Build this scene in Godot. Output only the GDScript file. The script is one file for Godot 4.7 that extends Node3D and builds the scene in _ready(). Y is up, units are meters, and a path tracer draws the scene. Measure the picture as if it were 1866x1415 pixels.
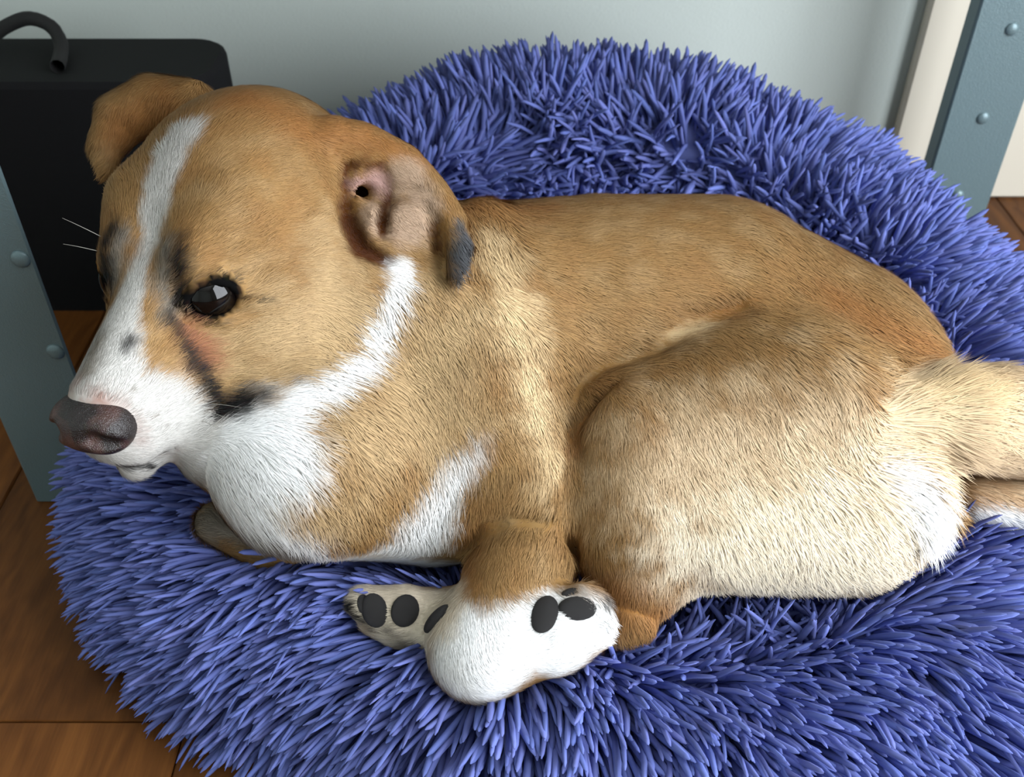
extends Node3D

const HEAD := Transform3D(Basis(Vector3(-0.4041, 0.0011, 0.9147), Vector3(-0.092, 0.9949, -0.0419), Vector3(0.9101, 0.1011, 0.4019)), Vector3(-0.1627, 0.257, -0.4768))
const CELL := 0.0028

var rng := RandomNumberGenerator.new()
var noise := FastNoiseLite.new()

# ---------------------------------------------------------------- shapes that blend: the dog is one field of tapered chains and eggs
var kind := PackedInt32Array()
var blend := PackedFloat32Array()
var adds := PackedInt32Array()
var first := PackedInt32Array()
var last := PackedInt32Array()
var seg_a := PackedVector3Array()
var seg_ab := PackedVector3Array()
var seg_il := PackedFloat32Array()
var seg_r := PackedFloat32Array()
var seg_dr := PackedFloat32Array()
var egg_c := PackedVector3Array()
var egg_1: Array[Basis] = []
var egg_2: Array[Basis] = []
# what the mesher leaves behind
var verts := PackedVector3Array()
var norms := PackedVector3Array()
var tris := PackedInt32Array()


func v3(a) -> Vector3:
	return Vector3(a[0], a[1], a[2])


func clear_field() -> void:
	for a in [kind, blend, adds, first, last, seg_a, seg_ab, seg_il, seg_r, seg_dr, egg_c]:
		a.clear()
	kind = PackedInt32Array(); blend = PackedFloat32Array(); adds = PackedInt32Array(); first = PackedInt32Array(); last = PackedInt32Array()
	seg_a = PackedVector3Array(); seg_ab = PackedVector3Array(); seg_il = PackedFloat32Array(); seg_r = PackedFloat32Array(); seg_dr = PackedFloat32Array()
	egg_c = PackedVector3Array()
	egg_1 = []; egg_2 = []


func chain(pts: Array, k: float, add: bool) -> void:
	kind.append(0); blend.append(k); adds.append(1 if add else 0); first.append(seg_a.size())
	for i in pts.size() - 1:
		var a := v3(pts[i]); var b := v3(pts[i + 1])
		seg_a.append(a); seg_ab.append(b - a); seg_il.append(1.0 / maxf((b - a).length_squared(), 1e-10))
		seg_r.append(pts[i][3]); seg_dr.append(pts[i + 1][3] - pts[i][3])
	last.append(seg_a.size())
	egg_c.append(Vector3.ZERO); egg_1.append(Basis()); egg_2.append(Basis())


func egg(c: Array, axes: Array, r: Array, k: float, add: bool) -> void:
	kind.append(1); blend.append(k); adds.append(1 if add else 0); first.append(0); last.append(0)
	egg_c.append(v3(c))
	var inv := Basis(v3(axes[0]), v3(axes[1]), v3(axes[2])).transposed()
	egg_1.append(Basis.from_scale(Vector3(1.0 / r[0], 1.0 / r[1], 1.0 / r[2])) * inv)
	egg_2.append(Basis.from_scale(Vector3(1.0 / (r[0] * r[0]), 1.0 / (r[1] * r[1]), 1.0 / (r[2] * r[2]))) * inv)


func one(p: Vector3, i: int) -> float:
	if kind[i] == 0:
		var x := 1000.0
		for j in range(first[i], last[i]):
			var q := p - seg_a[j]
			var ab := seg_ab[j]
			var t := clampf(q.dot(ab) * seg_il[j], 0.0, 1.0)
			x = minf(x, (q - ab * t).length() - seg_r[j] - seg_dr[j] * t)
		return x
	var o := p - egg_c[i]
	var k0 := (egg_1[i] * o).length()
	return k0 * (k0 - 1.0) / maxf((egg_2[i] * o).length(), 1e-6)


func field(p: Vector3, act: PackedInt32Array) -> float:
	var d := 1000.0
	for i in act:
		var x := one(p, i)
		var k := blend[i]
		if adds[i] == 1:
			var h := maxf(k - absf(d - x), 0.0) / k
			d = minf(d, x) - h * h * k * 0.25
		else:
			var g := maxf(k - absf(-d - x), 0.0) / k
			d = -(minf(-d, x) - g * g * k * 0.25)
	return d


func near_parts(c: Vector3, reach: float, act: PackedInt32Array) -> PackedInt32Array:
	var found := PackedInt32Array()
	for i in act:
		if one(c, i) < 2.0 * reach * 1.15 + blend[i] + 0.006:
			found.append(i)
	return found


# surface nets over the blocks that the surface crosses
func net(lo: Vector3, hi: Vector3, cell: float) -> void:
	verts = PackedVector3Array(); norms = PackedVector3Array(); tris = PackedInt32Array()
	var n := Vector3i(((hi - lo) / cell / 16.0).ceil()) * 16
	var sx := 1; var sy := n.x + 1; var sz := (n.x + 1) * (n.y + 1)
	var val := PackedFloat32Array()
	val.resize(sz * (n.z + 1)); val.fill(99.0)
	var idx := PackedInt32Array()
	idx.resize(sz * (n.z + 1)); idx.fill(0)
	var all := PackedInt32Array(range(kind.size()))
	var cells := PackedInt32Array()
	var cell_pos := PackedVector3Array()
	var r16 := cell * 16.0 * 0.867
	var r4 := cell * 4.0 * 0.867
	for bz in range(0, n.z, 16):
		for by in range(0, n.y, 16):
			for bx in range(0, n.x, 16):
				var c := lo + Vector3(bx + 8, by + 8, bz + 8) * cell
				var act := near_parts(c, r16, all)
				if act.is_empty() or absf(field(c, act)) > r16 * 1.4 + 0.006:
					continue
				for ez in range(bz, bz + 16, 4):
					for ey in range(by, by + 16, 4):
						for ex in range(bx, bx + 16, 4):
							var c4 := lo + Vector3(ex + 2, ey + 2, ez + 2) * cell
							var few := near_parts(c4, r4, act)
							if few.is_empty() or absf(field(c4, few)) > r4 * 1.4 + 0.002:
								continue
							for k in range(ez, ez + 5):
								for j in range(ey, ey + 5):
									for i in range(ex, ex + 5):
										var at := i + j * sy + k * sz
										if val[at] > 50.0:
											val[at] = field(lo + Vector3(i, j, k) * cell, few)
							for k in range(ez, ez + 4):
								for j in range(ey, ey + 4):
									for i in range(ex, ex + 4):
										cells.append(i + j * sy + k * sz)
	for at in cells:
		var d := [val[at], val[at + 1], val[at + sy], val[at + sy + 1], val[at + sz], val[at + sz + 1], val[at + sz + sy], val[at + sz + sy + 1]]
		var inside := 0
		for x in d:
			if x < 0.0:
				inside += 1
		if inside == 0 or inside == 8:
			continue
		var sum := Vector3.ZERO
		var hits := 0
		for e in EDGES:
			var a: float = d[e[0]]; var b: float = d[e[1]]
			if (a < 0.0) != (b < 0.0):
				var t := a / (a - b)
				sum += CORNER[e[0]].lerp(CORNER[e[1]], t)
				hits += 1
		var i := at % sy
		var j := (at / sy) % (n.y + 1)
		var k := at / sz
		verts.append(lo + (Vector3(i, j, k) + sum / hits) * cell)
		idx[at] = verts.size()
	norms.resize(verts.size())
	for at in cells:
		if idx[at] == 0:
			continue
		var inside := val[at] < 0.0
		for axis in 3:
			var step: int = [sx, sy, sz][axis]
			if (val[at + step] < 0.0) == inside:
				continue
			var u: int = [sy, sz, sx][axis]
			var w: int = [sz, sx, sy][axis]
			var a := idx[at]; var b := idx[at - u]; var c := idx[at - u - w]; var d := idx[at - w]
			if a == 0 or b == 0 or c == 0 or d == 0:
				continue
			for t in [[a, b, c], [a, c, d]]:
				var p: int = t[0] - 1; var q: int = t[1] - 1; var r: int = t[2] - 1
				var nn := (verts[q] - verts[p]).cross(verts[r] - verts[p])
				if (nn[axis] > 0.0) != inside:
					nn = -nn
					tris.append(p); tris.append(q); tris.append(r)
				else:
					tris.append(p); tris.append(r); tris.append(q)
				norms[p] += nn; norms[q] += nn; norms[r] += nn
	for i in norms.size():
		norms[i] = norms[i].normalized()


const CORNER := [Vector3(0, 0, 0), Vector3(1, 0, 0), Vector3(0, 1, 0), Vector3(1, 1, 0), Vector3(0, 0, 1), Vector3(1, 0, 1), Vector3(0, 1, 1), Vector3(1, 1, 1)]
const EDGES := [[0, 1], [2, 3], [4, 5], [6, 7], [0, 2], [1, 3], [4, 6], [5, 7], [0, 4], [1, 5], [2, 6], [3, 7]]


func net_mesh(colors: PackedColorArray) -> ArrayMesh:
	var a := []
	a.resize(Mesh.ARRAY_MAX)
	a[Mesh.ARRAY_VERTEX] = verts; a[Mesh.ARRAY_NORMAL] = norms; a[Mesh.ARRAY_INDEX] = tris
	if colors.size():
		a[Mesh.ARRAY_COLOR] = colors
	var m := ArrayMesh.new()
	m.add_surface_from_arrays(Mesh.PRIMITIVE_TRIANGLES, a)
	return m


# ---------------------------------------------------------------- coat: markings and the lie of the hair
const COAT := {
	"tan": Color(0.545, 0.42, 0.262), "fawn": Color(0.66, 0.555, 0.405), "fawnpale": Color(0.765, 0.67, 0.54), "pale": Color(0.78, 0.68, 0.52), "cream": Color(0.91, 0.86, 0.76), "russet": Color(0.55, 0.38, 0.215), "russetdark": Color(0.30, 0.17, 0.09), "white": Color(0.88, 0.88, 0.875), "greywhite": Color(0.72, 0.71, 0.69), "black": Color(0.075, 0.068, 0.068),
	"grey": Color(0.27, 0.275, 0.285), "grizzle": Color(0.46, 0.43, 0.39), "brown": Color(0.55, 0.44, 0.40), "rust": Color(0.52, 0.34, 0.24), "pinkgrey": Color(0.66, 0.53, 0.50), "plum": Color(0.22, 0.13, 0.13), "fawngrey": Color(0.66, 0.56, 0.47), "fawnwhite": Color(0.82, 0.77, 0.69),
}
var marks := []
var combs := []


func mark(c: String, soft: float, pts: Array) -> void:
	var lo := v3(pts[0]); var hi := lo
	var most := 0.0
	for p in pts:
		lo = lo.min(v3(p)); hi = hi.max(v3(p)); most = maxf(most, p[3])
	var mid := (lo + hi) * 0.5
	marks.append([COAT[c].srgb_to_linear(), soft, pts.map(func(p): return v3(p)), pts.map(func(p): return float(p[3])), mid, (hi - lo).length() * 0.5 + most + soft * 1.6])


func comb(p: Array, d: Array, length: float) -> void:
	combs.append([v3(p), v3(d), length])


func coat(p: Vector3) -> Color:
	var c: Color = COAT.tan.srgb_to_linear()
	var n1 := noise.get_noise_3dv(p * 160.0)
	var n2 := noise.get_noise_3dv(p * 700.0 + Vector3(7, 3, 1))
	c = c.lerp(COAT.russet.srgb_to_linear(), clampf(n1 * 0.5, 0.0, 0.3))
	c = c.lerp(COAT.fawn.srgb_to_linear(), clampf(-n1 * 0.6, 0.0, 0.35))
	for m in marks:
		if p.distance_squared_to(m[4]) > m[5] * m[5]:
			continue
		var pts: Array = m[2]; var rs: Array = m[3]
		var d := 10.0
		if pts.size() == 1:
			d = p.distance_to(pts[0]) - rs[0]
		for i in pts.size() - 1:
			var a: Vector3 = pts[i]; var ab: Vector3 = pts[i + 1] - a
			var t := clampf((p - a).dot(ab) / maxf(ab.length_squared(), 1e-10), 0.0, 1.0)
			d = minf(d, p.distance_to(a + ab * t) - lerpf(rs[i], rs[i + 1], t))
		var soft: float = m[1]
		c = c.lerp(m[0], 1.0 - smoothstep(-soft, soft, d + (n1 * 0.7 + n2 * 0.6) * soft))
	return c


# ---------------------------------------------------------------- small helpers
func mat(c: Color, rough := 0.8, metal := 0.0) -> StandardMaterial3D:
	var m := StandardMaterial3D.new()
	m.albedo_color = c; m.roughness = rough; m.metallic = metal
	return m


func put(called: String, mesh: Mesh, m: Material, parent: Node = self) -> MeshInstance3D:
	var o := MeshInstance3D.new()
	o.name = called; o.mesh = mesh; o.material_override = m
	parent.add_child(o, true)
	return o


func thing(called: String, label: String, category: String, at := Vector3.ZERO) -> Node3D:
	var o := Node3D.new()
	o.name = called; o.position = at
	o.set_meta("label", label); o.set_meta("category", category)
	add_child(o, true)
	return o


func structure(o: Node3D, label := "") -> Node3D:
	o.set_meta("kind", "structure")
	if label:
		o.set_meta("label", label)
	return o


func begin() -> SurfaceTool:
	var st := SurfaceTool.new()
	st.begin(Mesh.PRIMITIVE_TRIANGLES)
	return st


# a box with chamfered edges
func add_box(st: SurfaceTool, lo: Vector3, hi: Vector3, c := 0.0) -> void:
	var size := hi - lo
	c = minf(c, minf(size.x, minf(size.y, size.z)) * 0.45)
	var mid := (lo + hi) * 0.5
	var h := size * 0.5
	for axis in 3:
		var u := (axis + 1) % 3; var w := (axis + 2) % 3
		for s in [-1.0, 1.0]:
			var q := []
			for e in [[-1, -1], [1, -1], [1, 1], [-1, 1]]:
				var p := Vector3.ZERO
				p[axis] = s * h[axis]; p[u] = e[0] * (h[u] - c); p[w] = e[1] * (h[w] - c)
				q.append(p)
			quad(st, mid, q)
	if c <= 0.0:
		return
	for axis in 3:
		var u := (axis + 1) % 3; var w := (axis + 2) % 3
		for s in [-1.0, 1.0]:
			for t in [-1.0, 1.0]:
				var q := []
				for e in [[-1, 0], [1, 0], [1, 1], [-1, 1]]:
					var p := Vector3.ZERO
					p[axis] = e[0] * (h[axis] - c)
					p[u] = s * (h[u] - (c if e[1] == 0 else 0.0)); p[w] = t * (h[w] - (0.0 if e[1] == 0 else c))
					q.append(p)
				quad(st, mid, q)
	for sx in [-1.0, 1.0]:
		for sy in [-1.0, 1.0]:
			for sz in [-1.0, 1.0]:
				var p := Vector3(sx * (h.x - c), sy * (h.y - c), sz * (h.z - c))
				tri(st, mid, p + Vector3(sx * c, 0, 0), p + Vector3(0, sy * c, 0), p + Vector3(0, 0, sz * c))


func quad(st: SurfaceTool, mid: Vector3, q: Array) -> void:
	tri(st, mid, q[0], q[1], q[2]); tri(st, mid, q[0], q[2], q[3])


func tri(st: SurfaceTool, mid: Vector3, a: Vector3, b: Vector3, c: Vector3) -> void:
	var n := (b - a).cross(c - a)
	if n.length_squared() < 1e-16:
		return
	n = n.normalized()
	if n.dot(a + b + c) < 0.0:
		n = -n
	else:
		var t := b; b = c; c = t
	for p in [a, b, c]:
		st.set_normal(n); st.add_vertex(mid + p)


func add_tube(st: SurfaceTool, pts: Array, radii: Array, sides := 8) -> void:
	var rings := []
	for i in pts.size():
		var t: Vector3 = (pts[mini(i + 1, pts.size() - 1)] - pts[maxi(i - 1, 0)]).normalized()
		var u := t.cross(Vector3.UP if absf(t.y) < 0.9 else Vector3.RIGHT).normalized()
		var w := t.cross(u)
		var ring := []
		for k in sides:
			var a := TAU * k / sides
			var d := u * cos(a) + w * sin(a)
			ring.append([pts[i] + d * radii[i], d])
		rings.append(ring)
	for i in pts.size() - 1:
		for k in sides:
			var a = rings[i][k]; var b = rings[i][(k + 1) % sides]; var c = rings[i + 1][(k + 1) % sides]; var d = rings[i + 1][k]
			for v in [a, c, b, a, d, c]:
				st.set_normal(v[1]); st.add_vertex(v[0])


func noise_texture(freq: float, lo: Color, hi: Color, size := 512, stretch := Vector2.ONE, octaves := 4, seed_ := 1, as_normal := false) -> ImageTexture:
	var f := FastNoiseLite.new()
	f.seed = seed_; f.frequency = freq; f.fractal_octaves = octaves
	var im := Image.create_empty(size, size, false, Image.FORMAT_RGB8)
	for y in size:
		for x in size:
			# torus mapping keeps the picture seamless
			var a := TAU * x / size; var b := TAU * y / size
			var v := f.get_noise_3d(cos(a) * stretch.x * 80.0, sin(a) * stretch.x * 80.0, absf(wrapf(b, -PI, PI)) * stretch.y * 80.0) * 0.5 + 0.5
			im.set_pixel(x, y, lo.lerp(hi, clampf((v - 0.25) * 2.0, 0.0, 1.0)))
	if as_normal:
		im.bump_map_to_normal_map(1.0)
	return ImageTexture.create_from_image(im)


# ---------------------------------------------------------------- the bed
const BED := Vector3(0.075, 0.0, -0.555)
const PROFILE := [Vector2(0.0, 0.38), Vector2(0.10, 0.38), Vector2(0.165, 0.42), Vector2(0.200, 0.56), Vector2(0.225, 0.76), Vector2(0.250, 0.93), Vector2(0.277, 1.0), Vector2(0.305, 0.95), Vector2(0.330, 0.78), Vector2(0.348, 0.52), Vector2(0.352, 0.25), Vector2(0.340, 0.02)]


func bed_rim(phi: float) -> float:
	var back := -sin(phi)
	return maxf(0.118 + 0.045 * back + 0.042 * maxf(back, 0.0) * maxf(back, 0.0), 0.098) + 0.004 * sin(3.0 * phi + 1.0)


func bed_point(phi: float, t: float) -> Vector3:
	var x := clampf(t, 0.0, 0.9999) * (PROFILE.size() - 1)
	var i := int(x)
	var p: Vector2 = PROFILE[i].lerp(PROFILE[i + 1], x - i)
	var h := bed_rim(phi)
	var y := p.y * h if p.x > 0.2 else lerpf(0.050, p.y * h, smoothstep(0.15, 0.2, p.x))
	var corner := wrapf(phi - deg_to_rad(122.0), -PI, PI) / deg_to_rad(28.0)
	var r := p.x * (1.0 + smoothstep(0.15, 0.3, p.x) * (0.012 * sin(5.0 * phi) + 0.035 * maxf(-cos(phi), 0.0) - 0.15 * exp(-corner * corner)))
	return BED + Vector3(cos(phi) * r, y, sin(phi) * r)


func build_bed(all: PackedInt32Array) -> void:
	var bed := thing("dog_bed", "round shaggy violet-blue plush dog bed with a raised rim on the wooden floor", "dog bed", BED)
	var st := begin()
	st.set_smooth_group(0)
	var around := 72; var steps := 33
	for i in around:
		for j in steps:
			var q := []
			for e in [[0, 0], [1, 0], [1, 1], [0, 1]]:
				q.append(bed_point(TAU * (i + e[0]) / around, float(j + e[1]) / steps) - BED)
			for k in [0, 1, 2, 0, 2, 3]:
				st.add_vertex(q[k])
	st.index(); st.generate_normals()
	put("cushion", st.commit(), mat(Color(0.385, 0.425, 0.655), 0.95), bed)
	# the pile: limp tufts that radiate from the ring
	var pv := PackedVector3Array(); var pn := PackedVector3Array(); var pc := PackedColorArray(); var pi_ := PackedInt32Array()
	var base := Color(0.385, 0.425, 0.655).srgb_to_linear()
	var lumps := FastNoiseLite.new()
	lumps.seed = 5; lumps.frequency = 9.0; lumps.fractal_octaves = 2
	var tufts := 0
	for n in 44000:
		var phi := rng.randf() * TAU
		var t := rng.randf()
		var p := bed_point(phi, t)
		if rng.randf() > Vector2(p.x - BED.x, p.z - BED.z).length() / 0.36:
			continue
		if t > 0.93 and p.z < BED.z - 0.15:
			continue
		var du := bed_point(phi + 0.02, t) - p
		var dv := bed_point(phi, t + 0.02) - bed_point(phi, t - 0.02)
		var nrm := dv.cross(du).normalized()
		if nrm.y < 0.0 and t < 0.6:
			nrm = -nrm
		if nrm.dot(Vector3(cos(phi), 0.3, sin(phi))) < 0.0 and t >= 0.6:
			nrm = -nrm
		var out := Vector3(cos(phi), 0, sin(phi))
		var c1 := lumps.get_noise_3dv(p) * 2.0
		var c2 := lumps.get_noise_3dv(p + Vector3(5, 1, 3)) * 2.0
		var side := Vector3(-sin(phi), 0, cos(phi))
		var rim := smoothstep(0.30, 0.50, t)
		var dir := nrm * lerpf(0.70, 0.9, rim) + out * (0.80 * rim) + side * (c1 * lerpf(0.75, 0.5, rim)) + Vector3(0, -0.25, 0) * smoothstep(0.6, 0.9, t) + nrm.cross(side) * c2 * lerpf(0.5, 0.25, rim)
		dir += Vector3(rng.randf_range(-1, 1), rng.randf_range(-1, 1), rng.randf_range(-1, 1)) * lerpf(0.75, 0.15, rim)
		dir = dir.normalized()
		if dir.dot(nrm) < 0.25:
			dir = (dir + nrm * (0.35 - dir.dot(nrm))).normalized()
		var length := rng.randf_range(0.032, 0.052) * lerpf(0.90, 1.0, rim)
		var tip := p + dir * length
		if tip.y < 0.004 or (tip.x < -0.245 and tip.z < -0.775) or (tip.x < -0.30 and absf(tip.z + 0.54) < 0.02):
			continue
		if field(p + dir * length, all) < 0.0 or field(p + dir * length * 0.55, all) < -0.001:
			# pressed down by the dog: only short tufts show round its edge
			if rng.randf() < 0.55:
				continue
			length *= 0.6
			if field(p + dir * length, all) < 0.0:
				continue
		var droop := Vector3.DOWN * 0.8 + out * (0.5 * rim) + side * rng.randf_range(-0.8, 0.8)
		var z := droop - dir * droop.dot(dir)
		if z.length() < 0.05:
			z = side
		z = z.normalized()
		var x := dir.cross(z)
		var w := rng.randf_range(0.0016, 0.0028) * lerpf(0.85, 1.1, smoothstep(-0.4, -0.8, p.z))
		var bend := length * rng.randf_range(0.10, 0.45)
		var v := rng.randf_range(0.84, 1.18)
		var warm := rng.randf_range(-0.05, 0.06)
		var col := Color(base.r * v * (1.0 + warm), base.g * v, base.b * v * (1.0 - warm * 0.5))
		var flat := rng.randf_range(0.55, 0.9)
		var i0 := pv.size()
		var foot := p - BED - nrm * 0.002
		for r in TUFT.size():
			var row: Array = TUFT[r]
			var c: Vector3 = foot + dir * (length * row[0]) + z * (bend * row[0] * row[0])
			for k in 5:
				var d: Vector3 = x * RING[k].x + z * (RING[k].y * flat)
				pv.append(c + d * (w * row[1])); pn.append((d + dir * row[2]).normalized()); pc.append(col)
			if r > 0:
				var a := i0 + (r - 1) * 5
				for k in 5:
					var k1 := (k + 1) % 5
					pi_.append_array([a + k, a + k1, a + k1 + 5, a + k, a + k1 + 5, a + k + 5])
		tufts += 1
	var pa := []
	pa.resize(Mesh.ARRAY_MAX)
	pa[Mesh.ARRAY_VERTEX] = pv; pa[Mesh.ARRAY_NORMAL] = pn; pa[Mesh.ARRAY_COLOR] = pc; pa[Mesh.ARRAY_INDEX] = pi_
	var pile_mesh := ArrayMesh.new()
	pile_mesh.add_surface_from_arrays(Mesh.PRIMITIVE_TRIANGLES, pa)
	var pm := mat(Color.WHITE, 0.95)
	pm.vertex_color_use_as_albedo = true
	pm.metallic_specular = 0.0
	var pile := put("pile", pile_mesh, pm, bed)
	pile.set_meta("kind", "stuff"); pile.set_meta("label", "long shaggy violet-blue plush pile")
	print("tufts ", tufts)


const TUFT := [[0.0, 0.80, 0.0], [0.35, 1.0, 0.0], [0.70, 0.98, 0.1], [0.93, 0.70, 0.5], [1.0, 0.12, 1.6]]
const RING := [Vector2(1, 0), Vector2(0.309, 0.951), Vector2(-0.809, 0.588), Vector2(-0.809, -0.588), Vector2(0.309, -0.951)]


# ---------------------------------------------------------------- the dog
func dog_shape() -> void:
	chain([[-0.04, 0.1764, -0.5097, 0.083], [0.0535, 0.1662, -0.5246, 0.091], [0.1282, 0.1587, -0.5314, 0.094], [0.1954, 0.1439, -0.5059, 0.084]], 0.012, true)  # trunk
	chain([[-0.1551, 0.1866, -0.4112, 0.036], [-0.115, 0.1762, -0.4025, 0.054], [-0.0465, 0.1497, -0.4194, 0.06]], 0.03, true)  # chest
	chain([[-0.1493, 0.2033, -0.4121, 0.024], [-0.115, 0.1814, -0.4068, 0.05]], 0.04, true)  # throat
	chain([[-0.0485, 0.1893, -0.4853, 0.075], [-0.1266, 0.2236, -0.4749, 0.06]], 0.03, true)  # neck
	chain([[-0.0172, 0.1759, -0.4413, 0.06], [0.0037, 0.1563, -0.3949, 0.045]], 0.02, true)  # shoulder
	chain([[-0.0177, 0.2505, -0.5262, 0.012], [-0.0036, 0.2224, -0.4765, 0.016], [0.0164, 0.1829, -0.4237, 0.015], [0.0235, 0.1602, -0.402, 0.009]], 0.014, true)  # neck fold
	chain([[0.1988, 0.1496, -0.4585, 0.066], [0.161, 0.1617, -0.4425, 0.068]], 0.035, true)  # hip
	chain([[0.1602, 0.1637, -0.4403, 0.072], [0.0736, 0.1637, -0.4128, 0.053]], 0.006, true)  # thigh
	chain([[0.185, 0.1443, -0.4044, 0.061], [0.0722, 0.147, -0.3845, 0.046]], 0.014, true)  # thigh lower
	chain([[0.067, 0.1369, -0.3708, 0.036], [0.0694, 0.1263, -0.3541, 0.026], [0.0644, 0.1167, -0.3381, 0.0175], [0.0592, 0.1145, -0.3324, 0.013]], 0.015, true)  # hind foot
	chain([[0.0097, 0.1477, -0.3694, 0.031], [-0.0009, 0.1326, -0.3358, 0.0275], [-0.0165, 0.1212, -0.3106, 0.0255]], 0.005, true)  # foreleg
	chain([[-0.0165, 0.1212, -0.3106, 0.0255], [0.0222, 0.1283, -0.3165, 0.022]], 0.01, true)  # forepaw
	chain([[0.0233, 0.1414, -0.3172, 0.0105], [0.0368, 0.1463, -0.3225, 0.0095]], 0.006, true)  # toe
	chain([[0.0246, 0.1378, -0.3089, 0.012], [0.0422, 0.1426, -0.3156, 0.0105]], 0.006, true)  # toe
	chain([[0.0218, 0.1285, -0.3037, 0.012], [0.0395, 0.1342, -0.3098, 0.0105]], 0.006, true)  # toe
	chain([[0.0501, 0.1499, -0.3142, 0.003], [0.0351, 0.1498, -0.3061, 0.0035], [0.0226, 0.148, -0.3014, 0.002]], 0.003, false)  # crease
	chain([[0.0465, 0.1442, -0.3049, 0.003], [0.0323, 0.1423, -0.2982, 0.0035], [0.0212, 0.1393, -0.2945, 0.002]], 0.003, false)  # crease
	chain([[-0.0221, 0.1097, -0.3349, 0.021], [-0.0585, 0.112, -0.3369, 0.016]], 0.012, true)  # far forepaw
	chain([[-0.0584, 0.1186, -0.3411, 0.01], [-0.0816, 0.1209, -0.3443, 0.0065]], 0.006, true)  # far toe
	chain([[-0.0594, 0.1192, -0.3351, 0.011], [-0.0821, 0.1214, -0.3382, 0.008]], 0.006, true)  # far toe
	chain([[-0.0566, 0.1107, -0.3305, 0.01], [-0.0748, 0.1122, -0.3331, 0.008]], 0.006, true)  # far toe
	chain([[-0.1757, 0.1209, -0.3991, 0.013], [-0.1354, 0.1048, -0.3882, 0.016]], 0.004, true)  # far forearm
	chain([[-0.0255, 0.144, -0.3548, 0.003], [-0.0169, 0.1655, -0.3546, 0.0045], [-0.0009, 0.1749, -0.3534, 0.005], [0.0193, 0.173, -0.3532, 0.003]], 0.003, false)  # crease
	chain([[0.0569, 0.2122, -0.4228, 0.003], [0.0345, 0.1995, -0.4027, 0.0045], [0.0296, 0.1888, -0.3773, 0.0045], [0.03, 0.1668, -0.3543, 0.004], [0.0359, 0.1239, -0.356, 0.004]], 0.006, false)  # crease
	chain([[0.0791, 0.2152, -0.4478, 0.004], [0.0966, 0.2247, -0.4581, 0.007], [0.1297, 0.2337, -0.466, 0.004]], 0.008, false)  # crease
	chain([[0.2111, 0.1937, -0.4093, 0.019], [0.2371, 0.1866, -0.4177, 0.028], [0.2761, 0.173, -0.4324, 0.032], [0.357, 0.1491, -0.4489, 0.033], [0.4122, 0.1297, -0.4548, 0.03], [0.4539, 0.1088, -0.4438, 0.014]], 0.009, true)  # tail
	chain([[0.2246, 0.1446, -0.4086, 0.028], [0.2437, 0.1382, -0.3927, 0.012]], 0.015, true)  # rump tuft
	chain([[0.2763, 0.1208, -0.4212, 0.012], [0.3149, 0.1149, -0.4163, 0.017], [0.3553, 0.1074, -0.41, 0.02], [0.399, 0.0997, -0.4035, 0.021]], 0.004, true)  # far hind leg
	egg([-0.1517, 0.2739, -0.5059], [[-0.4041, 0.0011, 0.9147], [-0.092, 0.9949, -0.0419], [0.9101, 0.1011, 0.4019]], [0.078, 0.064, 0.061], 0.015, true)  # cranium
	egg([-0.1316, 0.2383, -0.463], [[-0.4041, 0.0011, 0.9147], [-0.092, 0.9949, -0.0419], [0.9101, 0.1011, 0.4019]], [0.058, 0.046, 0.034], 0.02, true)  # cheek
	chain([[-0.1654, 0.285, -0.4255, 0.012], [-0.1472, 0.2998, -0.4481, 0.015]], 0.02, true)  # brow
	egg([-0.1898, 0.2319, -0.4887], [[-0.4041, 0.0011, 0.9147], [-0.092, 0.9949, -0.0419], [0.9101, 0.1011, 0.4019]], [0.058, 0.046, 0.034], 0.02, true)  # cheek
	chain([[-0.2036, 0.2808, -0.4424, 0.012], [-0.2018, 0.2938, -0.4722, 0.015]], 0.02, true)  # brow
	chain([[-0.1792, 0.2391, -0.4349, 0.033], [-0.2012, 0.2233, -0.3812, 0.024]], 0.02, true)  # muzzle
	chain([[-0.1835, 0.263, -0.4313, 0.021], [-0.2051, 0.2397, -0.3764, 0.014]], 0.012, true)  # nose bridge
	chain([[-0.1698, 0.2023, -0.4471, 0.028], [-0.1996, 0.1929, -0.3771, 0.01]], 0.005, true)  # jaw
	chain([[-0.1684, 0.2159, -0.4137, 0.016], [-0.1957, 0.2126, -0.3722, 0.0128]], 0.008, true)  # flew
	chain([[-0.1975, 0.2127, -0.4265, 0.016], [-0.2094, 0.2111, -0.3782, 0.0128]], 0.008, true)  # flew
	chain([[-0.2054, 0.2005, -0.3633, 0.0014], [-0.1927, 0.201, -0.3675, 0.0015], [-0.178, 0.2022, -0.3786, 0.001]], 0.002, false)  # mouth
	chain([[-0.2073, 0.2003, -0.3641, 0.0014], [-0.2127, 0.1988, -0.3764, 0.0015], [-0.2144, 0.1982, -0.3946, 0.001]], 0.002, false)  # mouth
	egg([-0.1516, 0.2712, -0.4137], [[-0.8819, -0.0619, 0.4674], [-0.092, 0.9949, -0.0419], [0.4624, 0.0799, 0.883]], [0.0152, 0.01, 0.01], 0.003, false)  # eye socket
	egg([-0.2188, 0.2638, -0.4434], [[0.2485, 0.0636, 0.9666], [-0.092, 0.9949, -0.0419], [0.9643, 0.0785, -0.253]], [0.0152, 0.01, 0.01], 0.003, false)  # eye socket
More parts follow.
